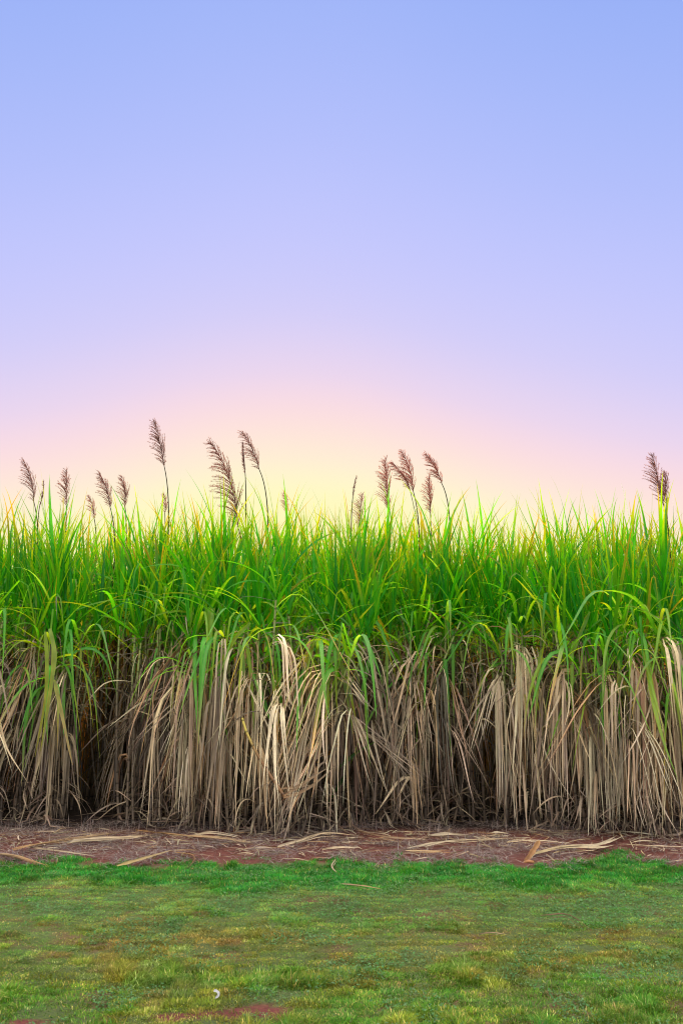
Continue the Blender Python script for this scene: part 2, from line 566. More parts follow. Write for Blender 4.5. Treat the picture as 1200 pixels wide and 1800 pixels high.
def green_geo(path, r, n=10, hang=0, up=1.0, seg=11, yellow=0.1, hang_az=None):
    """the fan of green leaves at the top of a cane"""
    g = Geo()
    top = path[-1]
    axis = path[-1] - path[-3]
    axis /= np.linalg.norm(axis)
    # spindle and upright leaves
    n1 = int(round(n * 0.74))
    k = np.linspace(0, 1, n1)
    p = top + axis * (0.02 + 0.28 * (1 - k))[:, None]
    phy = r.uniform(0, 6.28) + np.arange(n1) * math.pi + r.normal(0, 0.45, n1)
    lean = 0.10 + 0.36 * k + r.normal(0, 0.07, n1)
    c0 = pick(GREEN, n1, r)
    c1 = pick(GREEN_TIP, n1, r)
    g.blades(p, phy, R(90) - np.abs(lean), R(-50), r.uniform(1.15, 2.4, n1), r.uniform(1.8, 3.5, n1),
             r.uniform(0.70, 1.20, n1) * up, r.uniform(0.026, 0.050, n1), c0, c1, r.uniform(0.55, 0.95, n1), 0.55,
             twist=r.normal(0, 0.4, n1), twist_end=r.normal(0, 0.9, n1), azdrift=r.normal(0, 0.3, n1),
             rib=(0.06, 0.24, 0.015), sharp=1.6, seg=seg, wave=0.03, r=r)
    # arching and folded leaves
    n2 = n - n1
    p = top + axis * (r.uniform(-0.22, 0.08, n2))[:, None]
    az = r.uniform(0, 6.28, n2)
    kink = r.random(n2) < 0.5
    c0 = pick(GREEN, n2, r)
    pl = r.random(n2) < 0.3
    c0[pl] = pick(PALE_GREEN, int(pl.sum()), r)  # pale undersides, with some sheen put into the blade colour
    yl = r.random(n2) < yellow * 1.2
    c0[yl] = pick([(0.16, 0.20, 0.02), (0.22, 0.20, 0.03)], int(yl.sum()), r)
    g.blades(p, az, R(90) - r.uniform(0.45, 1.0, n2), np.where(kink, R(-74), r.uniform(-0.95, -0.25, n2)),
             np.where(kink, r.uniform(0.35, 0.75, n2), r.uniform(0.6, 1.1, n2)),
             np.where(kink, r.uniform(6, 14, n2), r.uniform(1.5, 2.4, n2)),
             r.uniform(0.7, 1.15, n2), r.uniform(0.024, 0.046, n2), c0, pick(GREEN_TIP[:2] + GREEN[2:3] + GREEN_TIP[3:4], n2, r), r.uniform(0.6, 0.95, n2), 0.5,
             twist=r.normal(0, 0.3, n2), twist_end=r.normal(0, 0.8, n2), azdrift=r.normal(0, 0.4, n2),
             rib=(0.14, 0.28, 0.05), seg=seg, wave=0.04, r=r)
    # long tired leaves that hang over the dead ones
    if hang:
        p = top + axis * (r.uniform(-0.35, -0.02, hang))[:, None]
        az = (R(-90) if hang_az is None else hang_az) + r.normal(0, 1.0, hang)
        c0 = pick(PALE_GREEN, hang, r)
        dead = r.random(hang) < 0.28
        c1 = np.where(dead[:, None], pick(DRY, hang, r), pick(PALE_GREEN, hang, r) * np.array([1.2, 1.0, 0.7]))
        g.blades(p, az, R(90) - r.uniform(0.5, 1.7, hang), r.uniform(-1.52, -0.95, hang), r.uniform(0.12, 0.45, hang), r.uniform(1.2, 4.5, hang),
                 r.uniform(0.8, 1.4, hang), r.uniform(0.026, 0.056, hang), c0, c1, r.uniform(0.5, 0.9, hang), 0.5,
                 twist=r.normal(0, 0.3, hang), twist_end=r.normal(0, 0.6, hang), azdrift=r.normal(0, 0.5, hang),
                 rib=(0.22, 0.38, 0.12), seg=seg + 2, wave=0.05, r=r)
    return g


def dry_geo(path, r, n=24, pal=DRY, face=None, spread=1.3, lo=0.16, hi=0.90, lean_az=None, mess=5, seg=10, length=1.0, wid=1.0, foot=0):
    """the dead leaves that hang down a cane"""
    g = Geo()
    hi = hi + 0.04 - r.uniform(0.0, 0.18)
    nbun = max(2, int(round(n / 4.0)))
    cnt = r.integers(2, 7, nbun)
    bi = np.repeat(np.arange(nbun), cnt)
    n = len(bi)
    fb = lo + (hi - lo) * r.beta(2.2, 1.0, nbun)
    f = np.clip(fb[bi] + r.normal(0, 0.012, n), 0.05, 1)
    p = along(path, f)
    if face is not None:      # the outer side of the field: a loose curtain well forward of the canes
        p = p + np.stack([r.normal(0, 0.06, nbun)[bi], -np.abs(r.normal(0.02, 0.05, nbun))[bi], np.zeros(n)], 1)
    azb = r.uniform(0, 6.28, nbun) if face is None else face + r.normal(0, spread, nbun)
    az = azb[bi] + r.normal(0, 0.22, n)
    Lb = r.uniform(0.7, 1.75, nbun) * length
    L = np.minimum(Lb[bi] * r.uniform(0.75, 1.1, n), p[:, 2] + r.uniform(-0.25, 0.22, n))
    L = np.maximum(L, 0.25)
    slant = np.abs(r.normal(0, 0.05, nbun)) + (r.random(nbun) < 0.14) * r.uniform(0.2, 0.8, nbun)
    tend = R(-87) + slant[bi] + np.abs(r.normal(0, 0.05, n))
    if lean_az is not None:
        az = lean_az + r.normal(0, 0.45, n)
        tend = R(-86) + r.uniform(0.22, 0.6, nbun)[bi] + r.normal(0, 0.05, n)
    c0 = pick(pal, nbun, r, 0.25)[bi] * r.uniform(0.8, 1.2, (n, 1))
    red = (r.random(nbun) < 0.10)[bi]
    c0[red] = pick(DRY_RED, int(red.sum()), r)
    c1 = c0 * r.uniform(0.75, 1.2, (n, 1)) + np.array([0.0, 0.005, 0.008])
    e0 = r.uniform(-0.3, 1.1, nbun)[bi] + r.normal(0, 0.08, n)
    lam = r.uniform(0.04, 0.15, nbun)[bi] * r.uniform(0.9, 1.1, n)
    twb = r.normal(0, 0.7, nbun)
    g.blades(p, az, e0, tend, lam, r.uniform(1.0, 1.8, n), L,
             r.uniform(0.011, 0.037, n) * wid, c0, c1, 0.5, 1.0, twist=twb[bi] + r.normal(0, 0.3, n), twist_end=twb[bi] + r.normal(0, 0.9, n),
             azdrift=r.normal(0, 0.5, nbun)[bi] + r.normal(0, 0.1, n), fold=r.uniform(-0.4, 0.4, n), rib=None, seg=seg, wave=0.06, ground=True,
             sharp=1.6, wbase=0.25, r=r)
    if mess:      # broken ones that stick out sideways just below the green
        p = along(path, r.uniform(0.5, 1.0, mess))
        c0 = pick(DRY_RED[2:] + DRY_DARK * 2 + DRY[:3] + DRY_SHADE, mess, r)
        g.blades(p, r.uniform(0, 6.28, mess), r.uniform(-0.3, 0.9, mess), r.uniform(-1.45, -0.5, mess), r.uniform(0.15, 0.6, mess),
                 r.uniform(1.2, 5, mess), r.uniform(0.35, 0.95, mess), r.uniform(0.008, 0.026, mess), c0, c0 * 0.85, 0.5, 1.0,
                 twist=r.normal(0, 0.8, mess), twist_end=r.normal(0, 1.2, mess), azdrift=r.normal(0, 0.6, mess),
                 fold=r.uniform(-0.3, 0.3, mess), seg=seg, wave=0.07, ground=True, sharp=1.8, r=r)
    if foot:      # old leaves splayed out over the soil at the foot
        p = along(path, r.uniform(0.02, 0.22, foot))
        c0 = pick(DRY_DARK, foot, r)
        fa = r.uniform(0, 6.28, foot) if face is None else face + r.normal(0, 1.3, foot)
        g.blades(p, fa, r.uniform(-0.6, 0.9, foot), r.uniform(-1.3, -0.5, foot), r.uniform(0.2, 0.6, foot), r.uniform(1.2, 3, foot),
                 r.uniform(0.25, 0.65, foot), r.uniform(0.010, 0.026, foot), c0, c0 * 0.85, 0.5, 1.0,
                 twist=r.normal(0, 0.8, foot), twist_end=r.normal(0, 1.2, foot), azdrift=r.normal(0, 0.8, foot),
                 fold=r.uniform(-0.3, 0.3, foot), seg=seg, wave=0.07, ground=True, sharp=1.8, r=r)
    return g


def plume_geo(path_base, base, tip, stem_from, r, full=1.0, wind=-1.0, droop=0.5, bend=0.12, tint=(1, 1, 1), closed=False, second=None):
    """the flower: thin peduncle, curved rachis, many nodding silky branches"""
    g = Geo()
    tint = np.asarray(tint, float)
    brown = np.array([0.25, 0.120, 0.098]) * tint
    pink = np.array([0.52, 0.28, 0.22]) * tint
    stem_c = np.array([0.055, 0.050, 0.022])
    base, tip, stem_from = map(lambda v: np.asarray(v, float), (base, tip, stem_from))
    dirv = tip - base
    Ln = np.linalg.norm(dirv)
    # peduncle arrives along the rachis direction
    ctrl = base - dirv * 0.9 * min(1.0, np.linalg.norm(base - stem_from) / (Ln * 2 + 1e-6))
    t_ = np.linspace(0, 1, 14)[:, None]
    ped = (1 - t_) ** 2 * stem_from + 2 * t_ * (1 - t_) * ctrl + t_ ** 2 * base
    g.tube(ped, np.linspace(0.0085, 0.0045, 14), stem_c, 6)

    def panicle(base, tip, full, bend):
        dirv = tip - base
        Ln = np.linalg.norm(dirv)
        c = base + dirv * 0.55 + np.array([-wind * bend * Ln, 0, bend * Ln * 0.3])
        t_ = np.linspace(0, 1, 16)[:, None]
        rach = (1 - t_) ** 2 * base + 2 * t_ * (1 - t_) * c + t_ ** 2 * tip
        g.tube(rach, np.linspace(0.0045, 0.0015, 16), brown * 0.8, 5)
        nb = int(100 * full)
        f = np.linspace(0.0, 0.97, nb)
        f = np.clip(np.round(f * 15) / 15 * 0.7 + f * 0.3 + r.normal(0, 0.012, nb), 0, 0.98)
        p = along(rach, f)
        tang = along(rach, np.clip(f + 0.03, 0, 1)) - along(rach, np.clip(f - 0.03, 0, 1))
        tang /= np.linalg.norm(tang, axis=1)[:, None]
        env = (0.45 + 0.55 * sstep(0, 0.25, f)) * (1 - 0.78 * f ** 1.3)
        bl = Ln * (0.20 if closed else 0.46) * env * r.uniform(0.6, 1.15, nb) * (0.42 / max(Ln, 0.3)) ** 0.35
        ang = r.uniform(0, 6.28, nb)
        rad = np.stack([np.cos(ang), np.sin(ang), np.zeros(nb)], 1)
        rad[:, 0] += wind * 0.16
        open_ = 0.25 if closed else 0.62
        d = tang * 1.0 + rad * open_
        d /= np.linalg.norm(d, axis=1)[:, None]
        seg = 6
        pos = p.copy()
        for i in range(nb):
            pp = [p[i]]
            di = d[i].copy()
            for s_ in range(seg):
                di = di + np.array([wind * 0.06, 0, -droop * 0.24 * (s_ / seg + 0.25)])
                di /= np.linalg.norm(di)
                pp.append(pp[-1] + di * bl[i] / seg)
            pp = np.array(pp)
            mixc = brown * (1 - r.random() * 0.55) + pink * r.random() * 0.7
            g.tube(pp, np.linspace(0.0028, 0.0012, seg + 1), mixc, 3)
            ns = int(13 * max(bl[i] / 0.1, 0.4))
            q_ = along(pp, r.uniform(0.15, 1.0, ns))
            tdir = (pp[-1] - pp[0]) / (np.linalg.norm(pp[-1] - pp[0]) + 1e-9)
            hd = tdir[None] * 0.8 + r.normal(0, 0.45, (ns, 3))
            hd /= np.linalg.norm(hd, axis=1)[:, None]
            hl = r.uniform(0.010, 0.024, ns)
            sdv = np.cross(hd, r.normal(0, 1, (ns, 3)))
            sdv /= np.linalg.norm(sdv, axis=1)[:, None] + 1e-9
            wv = 0.0019
            e_ = q_ + hd * hl[:, None]
            V = np.stack([q_ - sdv * wv, q_ + sdv * wv, e_ + sdv * wv * 0.4, e_ - sdv * wv * 0.4], 1).reshape(-1, 3)
            kk = r.random((ns, 1))
            C = np.repeat(brown * (1 - kk) + pink * kk, 4, 0)
            g.add(V, np.arange(ns * 4).reshape(-1, 4), C)

    panicle(base, tip, full, bend)
    if second is not None:
        b2, t2 = np.asarray(second[0], float), np.asarray(second[1], float)
        tt = np.linspace(0, 1, 8)[:, None]
        g.tube(ped[8] * (1 - tt) + b2 * tt, 0.0035, stem_c, 5)
        panicle(b2, t2, full * 0.75, bend)
    return g


def build_plant(name, x, y, r, stalks, crown_z=2.0, lean=0.0, skirt=24, pal=DRY, face=R(-90), spread=1.3, hang=1, green=10,
                up=1.0, mess=5, spread_r=0.11, yellow=0.1, length=1.0, wid=1.0, flower=None, extra=None, seg=11, foot=0):
    """sugarcane plant > stalk > green_leaves, dry_leaves (and plume)"""
    z0 = float(gz(x, y))
    root = bpy.data.objects.new(name, None)
    root.empty_display_size = 0.2
    COL.objects.link(root)
    root.location = (x, y, z0)
    for i in range(stalks):
        a = r.uniform(0, 6.28)
        rr = spread_r * math.sqrt(r.uniform(0.05, 1))
        b = np.array([rr * math.cos(a), rr * math.sin(a) * 0.8, -0.02])
        top = np.array([b[0] * 1.6 + lean + r.normal(0, 0.06), b[1] * 1.6 + r.normal(0, 0.06), crown_z + r.normal(0, 0.10)])
        if flower is not None and i == 0:
            top = np.array([flower['x'], flower['y'], crown_z + 0.1])
        path = stalk_path(b, top, np.array([-lean * 0.22 + r.normal(0, 0.07), r.normal(0, 0.05), 0.0]))
        st = link('stalk', stalk_geo(path, r).mesh('stalk', MAT_STALK), root)
        gg = green_geo(path, r, green, hang if i % 2 == 0 else max(0, hang - 1), up, yellow=yellow, seg=seg)
        if extra is not None and i == 0:
            extra(gg, root)
        link('green_leaves', gg.mesh('green_leaves', MAT_GREEN), st)
        if skirt:
            lz = None
            if abs(lean) > 0.28:
                lz = math.pi if lean > 0 else 0.0
                lz += 0.35 * (1 if lean > 0 else -1)
            dg = dry_geo(path, r, skirt, pal, face, spread, lean_az=lz, mess=mess, length=length, wid=wid, foot=foot)
            link('dry_leaves', dg.mesh('dry_leaves', MAT_DRY), st)
        if flower is not None and i == 0:
            pg = plume_geo(path, flower['base'], flower['tip'], path[-1], r, **flower['kw'])
            link('plume', pg.mesh('plume', MAT_PLUME), st)
    return root


G_FRONT = 'sugarcane along the front edge of the field'
G_SECOND = 'sugarcane in the second row'
G_BACK = 'sugarcane in the rows behind'
G_FLOWER = 'flowering sugarcane with feathery plumes'


def ribbon_extra(items):
    """single leaves of a plant drawn through points seen in the photograph: (pixels, depth, width, colours)"""
    def f(g, root):
        off = np.array(root.location)
        for pix, Y, W, c0, c1 in items:
            pts = [at(px, py, Y + k * 0.03) - off for k, (px, py) in enumerate(pix)]
            g.ribbon(pts, W * 0.8, (0.25, -1.0, 0.1), c0, c1, fold=0.3)
    return f


# front row: base pixel x, base pixel y, stalks, crown height, lean, dead leaves per stalk, palette, hanging green leaves, extras, label
FRONT = [
    (-150, 1452, 5, 2.05, 0.10, 22, DRY, 1, {}, 'sugarcane plant past the left edge of the picture, outermost of the front row'),
    (-85, 1452, 5, 2.0, 0.30, 22, DRY, 1, {}, 'sugarcane plant leaning into the picture at its left edge'),
    (-28, 1448, 4, 1.95, 0.62, 26, DRY, 1, {}, 'sugarcane plant slanting hard to the right at the left edge of the field front'),
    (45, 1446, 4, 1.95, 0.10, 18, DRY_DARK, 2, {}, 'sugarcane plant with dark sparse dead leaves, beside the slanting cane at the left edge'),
    (84, 1448, 3, 1.72, 0.02, 12, DRY, 6, {'ex': [([(88, 1105), (96, 1150), (88, 1220), (72, 1320)], 9.75, 0.062, (0.20, 0.30, 0.12), (0.24, 0.28, 0.08)),
                                                 ([(96, 1195), (108, 1250), (128, 1345)], 9.75, 0.05, (0.22, 0.28, 0.10), (0.42, 0.34, 0.2)),
                                                 ([(80, 1110), (83, 1160), (80, 1230), (62, 1330)], 9.8, 0.05, (0.17, 0.28, 0.08), (0.26, 0.28, 0.07))]},
     'low sugarcane plant whose long pale green leaves hang far down, left of the dark gap'),
    (102, 1446, 4, 2.0, 0.14, 9, DRY_DARK, 1, {'wid': 0.8, 'gap': 1}, 'sugarcane plant with bare tan jointed stalks tilting right, beside the left dark gap'),
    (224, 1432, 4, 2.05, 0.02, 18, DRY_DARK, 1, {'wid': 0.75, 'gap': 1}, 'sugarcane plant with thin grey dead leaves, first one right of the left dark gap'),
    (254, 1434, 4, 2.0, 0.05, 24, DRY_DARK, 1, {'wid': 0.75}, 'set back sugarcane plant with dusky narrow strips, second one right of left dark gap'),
    (284, 1440, 4, 2.0, 0.02, 24, DRY, 1, {'wid': 0.8}, 'sugarcane plant with narrow brown leaf strips beside the pale leaf curtain'),
    (322, 1454, 5, 1.92, 0.0, 30, DRY, 2, {}, 'sugarcane plant with a straight pale leaf curtain, behind the long orange fallen leaf'),
    (372, 1460, 5, 1.92, -0.04, 34, DRY, 2, {}, 'sugarcane plant with the thickest curtain of straw coloured leaves, left of the snapped cane'),
    (418, 1464, 5, 1.86, 0.03, 34, DRY, 5, {'ex': [([(440, 1095), (415, 1120), (385, 1165), (330, 1200)], 9.7, 0.05, (0.15, 0.28, 0.06), (0.26, 0.28, 0.08)),
                                                   ([(420, 1130), (428, 1180), (424, 1250)], 9.7, 0.056, (0.13, 0.26, 0.08), (0.17, 0.28, 0.09))]},
     'sugarcane plant with a fountain of drooping green leaves above pale straw, behind the snapped cane'),
    (466, 1468, 4, 1.95, 0.05, 24, DRY, 2, {}, 'sugarcane plant standing just behind the snapped cane, leaves fanned at its foot'),
    (512, 1472, 4, 1.98, 0.52, 32, DRY, 2, {}, 'sugarcane plant slanting right with sheets of diagonal dead leaves, mid front row'),
    (566, 1468, 5, 1.86, 0.06, 28, DRY, 5, {'ex': [([(580, 1120), (598, 1165), (612, 1240), (620, 1290)], 9.65, 0.05, (0.17, 0.29, 0.10), (0.2, 0.3, 0.09)),
                                                   ([(550, 1135), (535, 1170), (532, 1220), (545, 1270)], 9.65, 0.05, (0.24, 0.29, 0.07), (0.28, 0.28, 0.08)),
                                                   ([(590, 1122), (615, 1150), (632, 1200)], 9.65, 0.046, (0.2, 0.32, 0.12), (0.2, 0.3, 0.1))]},
     'sugarcane plant with pale arching green leaves and whitish dead strips, mid front row'),
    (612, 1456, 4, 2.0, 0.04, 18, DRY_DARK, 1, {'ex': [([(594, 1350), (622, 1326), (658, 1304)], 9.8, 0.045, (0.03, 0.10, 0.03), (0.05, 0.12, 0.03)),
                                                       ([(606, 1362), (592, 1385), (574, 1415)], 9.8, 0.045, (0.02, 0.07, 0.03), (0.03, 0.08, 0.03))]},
     'sugarcane plant with dark dead leaves and two low green blades, right of the middle'),
    (648, 1448, 4, 2.02, 0.12, 20, DRY_DARK, 1, {}, 'sugarcane plant with dim grey leaves, left of the canes that cross to the right'),
    (684, 1450, 4, 1.98, 0.62, 24, DRY, 1, {}, 'sugarcane plant whose bare jointed canes slant up to the right, above the bare red soil'),
    (728, 1448, 4, 2.0, 0.10, 22, DRY, 1, {}, 'sugarcane plant with separate hanging straw strips, behind the slanting jointed canes'),
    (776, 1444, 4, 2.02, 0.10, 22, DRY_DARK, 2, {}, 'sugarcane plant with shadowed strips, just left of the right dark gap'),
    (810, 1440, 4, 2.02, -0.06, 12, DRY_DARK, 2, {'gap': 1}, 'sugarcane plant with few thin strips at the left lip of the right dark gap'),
    (892, 1454, 5, 2.0, 0.02, 26, DRY, 2, {'gap': 1}, 'sugarcane plant with a narrow curtain of straw, first one right of right dark gap'),
    (932, 1458, 5, 1.96, 0.0, 28, DRY, 2, {}, 'sugarcane plant with straight straw leaves, behind the upright orange cane piece'),
    (972, 1460, 4, 2.0, 0.04, 24, DRY_DARK, 1, {}, 'sugarcane plant with grey leaves between two pale leaf curtains, behind the yellowish fallen bundle'),
    (1012, 1464, 5, 1.92, -0.03, 28, DRY, 3, {'ex': [([(1035, 1075), (1020, 1110), (1000, 1160), (990, 1190)], 9.7, 0.05, (0.12, 0.26, 0.07), (0.22, 0.28, 0.08))]},
     'sugarcane plant with green leaves bending left over long straw strips, behind the yellowish fallen bundle'),
    (1050, 1466, 4, 1.98, 0.0, 22, DRY_DARK, 1, {}, 'sugarcane plant with brown strips, left neighbour of the whitest leaf curtain'),
    (1088, 1468, 5, 1.74, 0.02, 36, [(0.50, 0.39, 0.25), (0.46, 0.35, 0.22), (0.42, 0.32, 0.21), (0.36, 0.27, 0.18)], 3,
     {'ex': [([(1080, 1155), (1055, 1175), (1030, 1192)], 9.6, 0.055, (0.12, 0.27, 0.08), (0.2, 0.3, 0.12)),
             ([(1104, 1122), (1122, 1130), (1138, 1160), (1145, 1185)], 9.6, 0.05, (0.14, 0.3, 0.1), (0.2, 0.32, 0.12)),
             ([(1086, 1160), (1085, 1200), (1072, 1245)], 9.55, 0.055, (0.22, 0.32, 0.1), (0.26, 0.30, 0.1)),
             ([(1092, 1190), (1108, 1235), (1126, 1335)], 9.55, 0.04, (0.24, 0.28, 0.06), (0.48, 0.34, 0.18))]},
     'short sugarcane plant with a bright green tuft and the whitest leaf curtain'),
    (1134, 1470, 4, 1.95, 0.0, 24, DRY, 2, {}, 'sugarcane plant with loose brown straw, right neighbour of the whitest leaf curtain'),
    (1166, 1474, 5, 1.92, -0.02, 30, DRY, 4, {'ex': [([(1160, 1120), (1172, 1160), (1180, 1210), (1184, 1270)], 9.6, 0.046, (0.2, 0.3, 0.08), (0.3, 0.3, 0.1))]},
     'sugarcane plant with drooping yellow green leaves, last whole one before the right edge'),
    (1212, 1474, 4, 1.96, 0.0, 26, DRY, 2, {}, 'sugarcane plant cut by the right edge of the picture, straw fanned at its foot'),
    (1275, 1470, 5, 2.0, 0.0, 24, DRY, 2, {}, 'sugarcane plant past the right edge of the picture, outermost of the front row'),
]

for i, (px, py, ns, cz, ln, sk, pal, hg, ex, label) in enumerate(FRONT):
    r = np.random.default_rng(100 + i)
    b = on_ground(px, py)
    kw = {k: v for k, v in ex.items() if k == 'wid'}
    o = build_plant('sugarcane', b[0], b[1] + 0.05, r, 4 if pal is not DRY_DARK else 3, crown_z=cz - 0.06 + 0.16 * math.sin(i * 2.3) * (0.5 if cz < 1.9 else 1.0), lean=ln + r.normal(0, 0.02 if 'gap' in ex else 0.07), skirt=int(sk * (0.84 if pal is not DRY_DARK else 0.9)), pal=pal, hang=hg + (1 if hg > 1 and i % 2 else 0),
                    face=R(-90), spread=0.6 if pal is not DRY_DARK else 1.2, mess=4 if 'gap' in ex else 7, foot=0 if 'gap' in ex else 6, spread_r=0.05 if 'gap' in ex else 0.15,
                    extra=ribbon_extra(ex['ex']) if 'ex' in ex else None, **kw)
    tag(o, label, 'sugarcane', G_FRONT)


# ------------------------------------------------------------------ flowering canes
def flower_spec(x, y, Y, tip, base, **kw):
    z0 = float(gz(x, Y))
    off = np.array([x, Y, z0])
    second = kw.pop('second', None)
    tp, bs = at(*tip, Y) - off, at(*base, Y) - off
    if second:
        kw['second'] = (at(*second[0], Y) - off, at(*second[1], Y) - off)
    return {'x': bs[0] * 0.8 + 0.0, 'y': 0.0, 'base': bs, 'tip': tp, 'kw': kw}


# pixel of the stem foot line, depth, plume tip, plume base, options, label
DARKP = (0.75, 0.75, 0.8)
PALEP = (1.35, 1.25, 1.2)
FLOWERS = [
    (66, 11.4, (41, 809), (60, 882), dict(full=0.8, droop=0.45), 'flowering sugarcane with an open grey plume, first plume from the left edge'),
    (72, 11.8, (77, 846), (70, 890), dict(full=0.45, closed=True, tint=DARKP), 'flowering sugarcane with a short dark closed plume beside the first plume from the left'),
    (119, 11.4, (117, 825), (117, 888), dict(full=0.7, droop=0.4, bend=0.0), 'flowering sugarcane with a straight upright plume, between the left edge and the two leaning plumes'),
    (165, 12.2, (156, 872), (166, 912), dict(full=0.5, tint=PALEP), 'flowering sugarcane with a tiny pinkish plume half sunk in the leaves, left part'),
    (196, 11.4, (174, 831), (194, 892), dict(full=0.9, droop=0.5), 'flowering sugarcane with a leaning brown plume, left one of a close pair'),
    (222, 11.6, (213, 837), (220, 890), dict(full=0.75, droop=0.4), 'flowering sugarcane with a leaning brown plume, right one of a close pair'),
    (292, 10.9, (270, 740), (289, 820), dict(full=0.95, droop=0.55, bend=0.05), 'flowering sugarcane with the tallest plume of all, alone on a long bare stem'),
    (290, 12.2, (288, 868), (290, 902), dict(full=0.45, tint=PALEP), 'flowering sugarcane with a small pink plume under the tallest plume'),
    (422, 10.6, (368, 774), (418, 925), dict(full=1.6, droop=0.85, bend=0.14, tint=(1.1, 0.95, 0.9)), 'flowering sugarcane with the longest bending reddish brown plume, sinking into the leaves'),
    (432, 11.0, (427, 778), (431, 832), dict(full=0.85, closed=True, tint=DARKP, bend=0.0), 'flowering sugarcane with a narrow dark closed plume on a straight stem, behind the longest plume'),
    (474, 11.0, (424, 758), (456, 826), dict(full=0.8, droop=0.75, bend=0.10), 'flowering sugarcane with a one sided plume arching over a dark closed plume'),
    (505, 12.0, (499, 866), (503, 904), dict(full=0.5, tint=PALEP), 'flowering sugarcane with a small reddish plume, right of the arching tall plume'),
    (612, 11.6, (626, 838), (620, 874), dict(full=0.4, closed=True, tint=DARKP, wind=0.6), 'flowering sugarcane with a tiny dark bud of a plume leaning right, in the middle'),
    (629, 12.0, (636, 868), (630, 925), dict(full=0.6, tint=PALEP, bend=0.02), 'flowering sugarcane with a pale pink plume low in the leaves, right of the dark bud'),
    (684, 11.2, (677, 806), (681, 896), dict(full=1.05, droop=0.45, bend=0.0, tint=(1.3, 1.05, 1.0)), 'flowering sugarcane with a broad upright reddish plume, first of the right hand cluster'),
    (738, 11.0, (705, 793), (726, 864), dict(full=0.95, droop=0.6, second=((720, 860), (688, 812)), tint=(1.2, 1.0, 0.95)), 'flowering sugarcane with a forked double plume, in the right hand cluster'),
    (756, 11.6, (753, 838), (756, 902), dict(full=0.8, droop=0.45, bend=0.0, tint=(1.3, 1.0, 0.95)), 'flowering sugarcane with the lowest plume of the right hand cluster'),
    (792, 11.0, (747, 797), (776, 850), dict(full=0.9, droop=0.6, bend=0.12, tint=(1.2, 1.0, 0.95)), 'flowering sugarcane with a leaning plume on a slanting stem, last of the right hand cluster'),
    (1168, 11.0, (1145, 798), (1166, 890), dict(full=1.1, droop=0.4, bend=0.0, second=((1170, 885), (1168, 828)), tint=(0.95, 0.9, 0.9)), 'flowering sugarcane with a double plume by itself near the right edge'),
]
FLOWER_SPOTS = []
for i, (fx, Y, tip, base, kw, label) in enumerate(FLOWERS):
    r = np.random.default_rng(300 + i)
    x = float(at(fx, 1167, Y)[0])
    FLOWER_SPOTS.append((x, Y))
    fl = flower_spec(x, 0, Y, tip, base, **kw)
    fl['x'] = float(np.clip(fl['x'], -0.12, 0.12))
    o = build_plant('sugarcane', x, Y, r, 3, crown_z=2.0, skirt=0 if 150 < fx < 205 else 8, pal=DRY_SHADE, hang=0, green=9, mess=2, flower=fl, face=None, seg=9)
    tag(o, label, 'flowering sugarcane', G_FLOWER)


# ------------------------------------------------------------------ second row: copies of a few plants, part by part
def copy_tree(o, parent=None):
    c = o.copy()
    COL.objects.link(c)
    c.parent = parent
    for ch in list(o.children):
        copy_tree(ch, c)
    return c


second_protos = []
for i in range(5):
    r = np.random.default_rng(500 + i)
    o = build_plant('sugarcane', 0, 0, r, 3, crown_z=2.02, lean=[0, 0.1, -0.12, 0.3, 0][i], skirt=7, pal=DRY_SHADE, hang=0, green=11,
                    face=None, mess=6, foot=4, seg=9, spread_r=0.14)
    second_protos.append(o)
used = set()


def in_gap(x, Y, wl=1.0):
    p = 600 + FPX * x / Y
    return 128 < p < 205 or 832 < p < 876


k = 0
r2 = np.random.default_rng(900)
for row, (Y0, step) in enumerate([(10.55, 0.24), (11.15, 0.30)]):
    x = -0.343 * Y0 - 0.55
    while x < 0.343 * Y0 + 0.6:
        xx, yy = x + r2.normal(0, 0.04), Y0 + r2.normal(0, 0.08)
        x += step
        if in_gap(xx, yy):
            continue
        if any(abs(xx - fx) < 0.13 and abs(yy - fy) < 0.3 for fx, fy in FLOWER_SPOTS):
            continue
        j = k % 5
        o = second_protos[j] if j not in used else copy_tree(second_protos[j])
        used.add(j)
        o.location = (xx, yy, float(gz(xx, yy)))
        o.rotation_euler = (0, 0, r2.uniform(0, 6.28))
        s_ = r2.uniform(0.94, 1.06)
        o.scale = (1, 1, s_)
        tag(o, 'sugarcane plant just behind the front row, glimpsed between hanging dead leaves', 'sugarcane', G_SECOND)
        k += 1

# ------------------------------------------------------------------ rows behind: only their green tops show
back_arr = []
for i in range(6):
    r = np.random.default_rng(700 + i)
    g = Geo()
    for s_ in range(5):
        a = r.uniform(0, 6.28)
        rr = 0.2 * math.sqrt(r.uniform(0.05, 1))
        b = np.array([rr * math.cos(a), rr * math.sin(a), -0.02])
        top = np.array([b[0] * 1.5, b[1] * 1.5, 2.0 + r.normal(0, 0.1)])
        path = stalk_path(b, top, r.normal(0, 0.03, 3))
        g.tube(path[::6], 0.013, (0.06, 0.05, 0.025), 5)  # canes darkened in colour to stand for shade inside the field
        g.merge(green_geo(path, r, 10, 0, 1.0, seg=8).arrays())
        g.merge(dry_geo(path, r, 14, DRY_SHADE, None, 1.3, mess=2, seg=6).arrays())
    back_arr.append(g.arrays())
back_meshes = [new_mesh('sugarcane', V, F, None, C, MAT_GREEN) for V, F, C in back_arr]
nb = 0
r3 = np.random.default_rng(901)
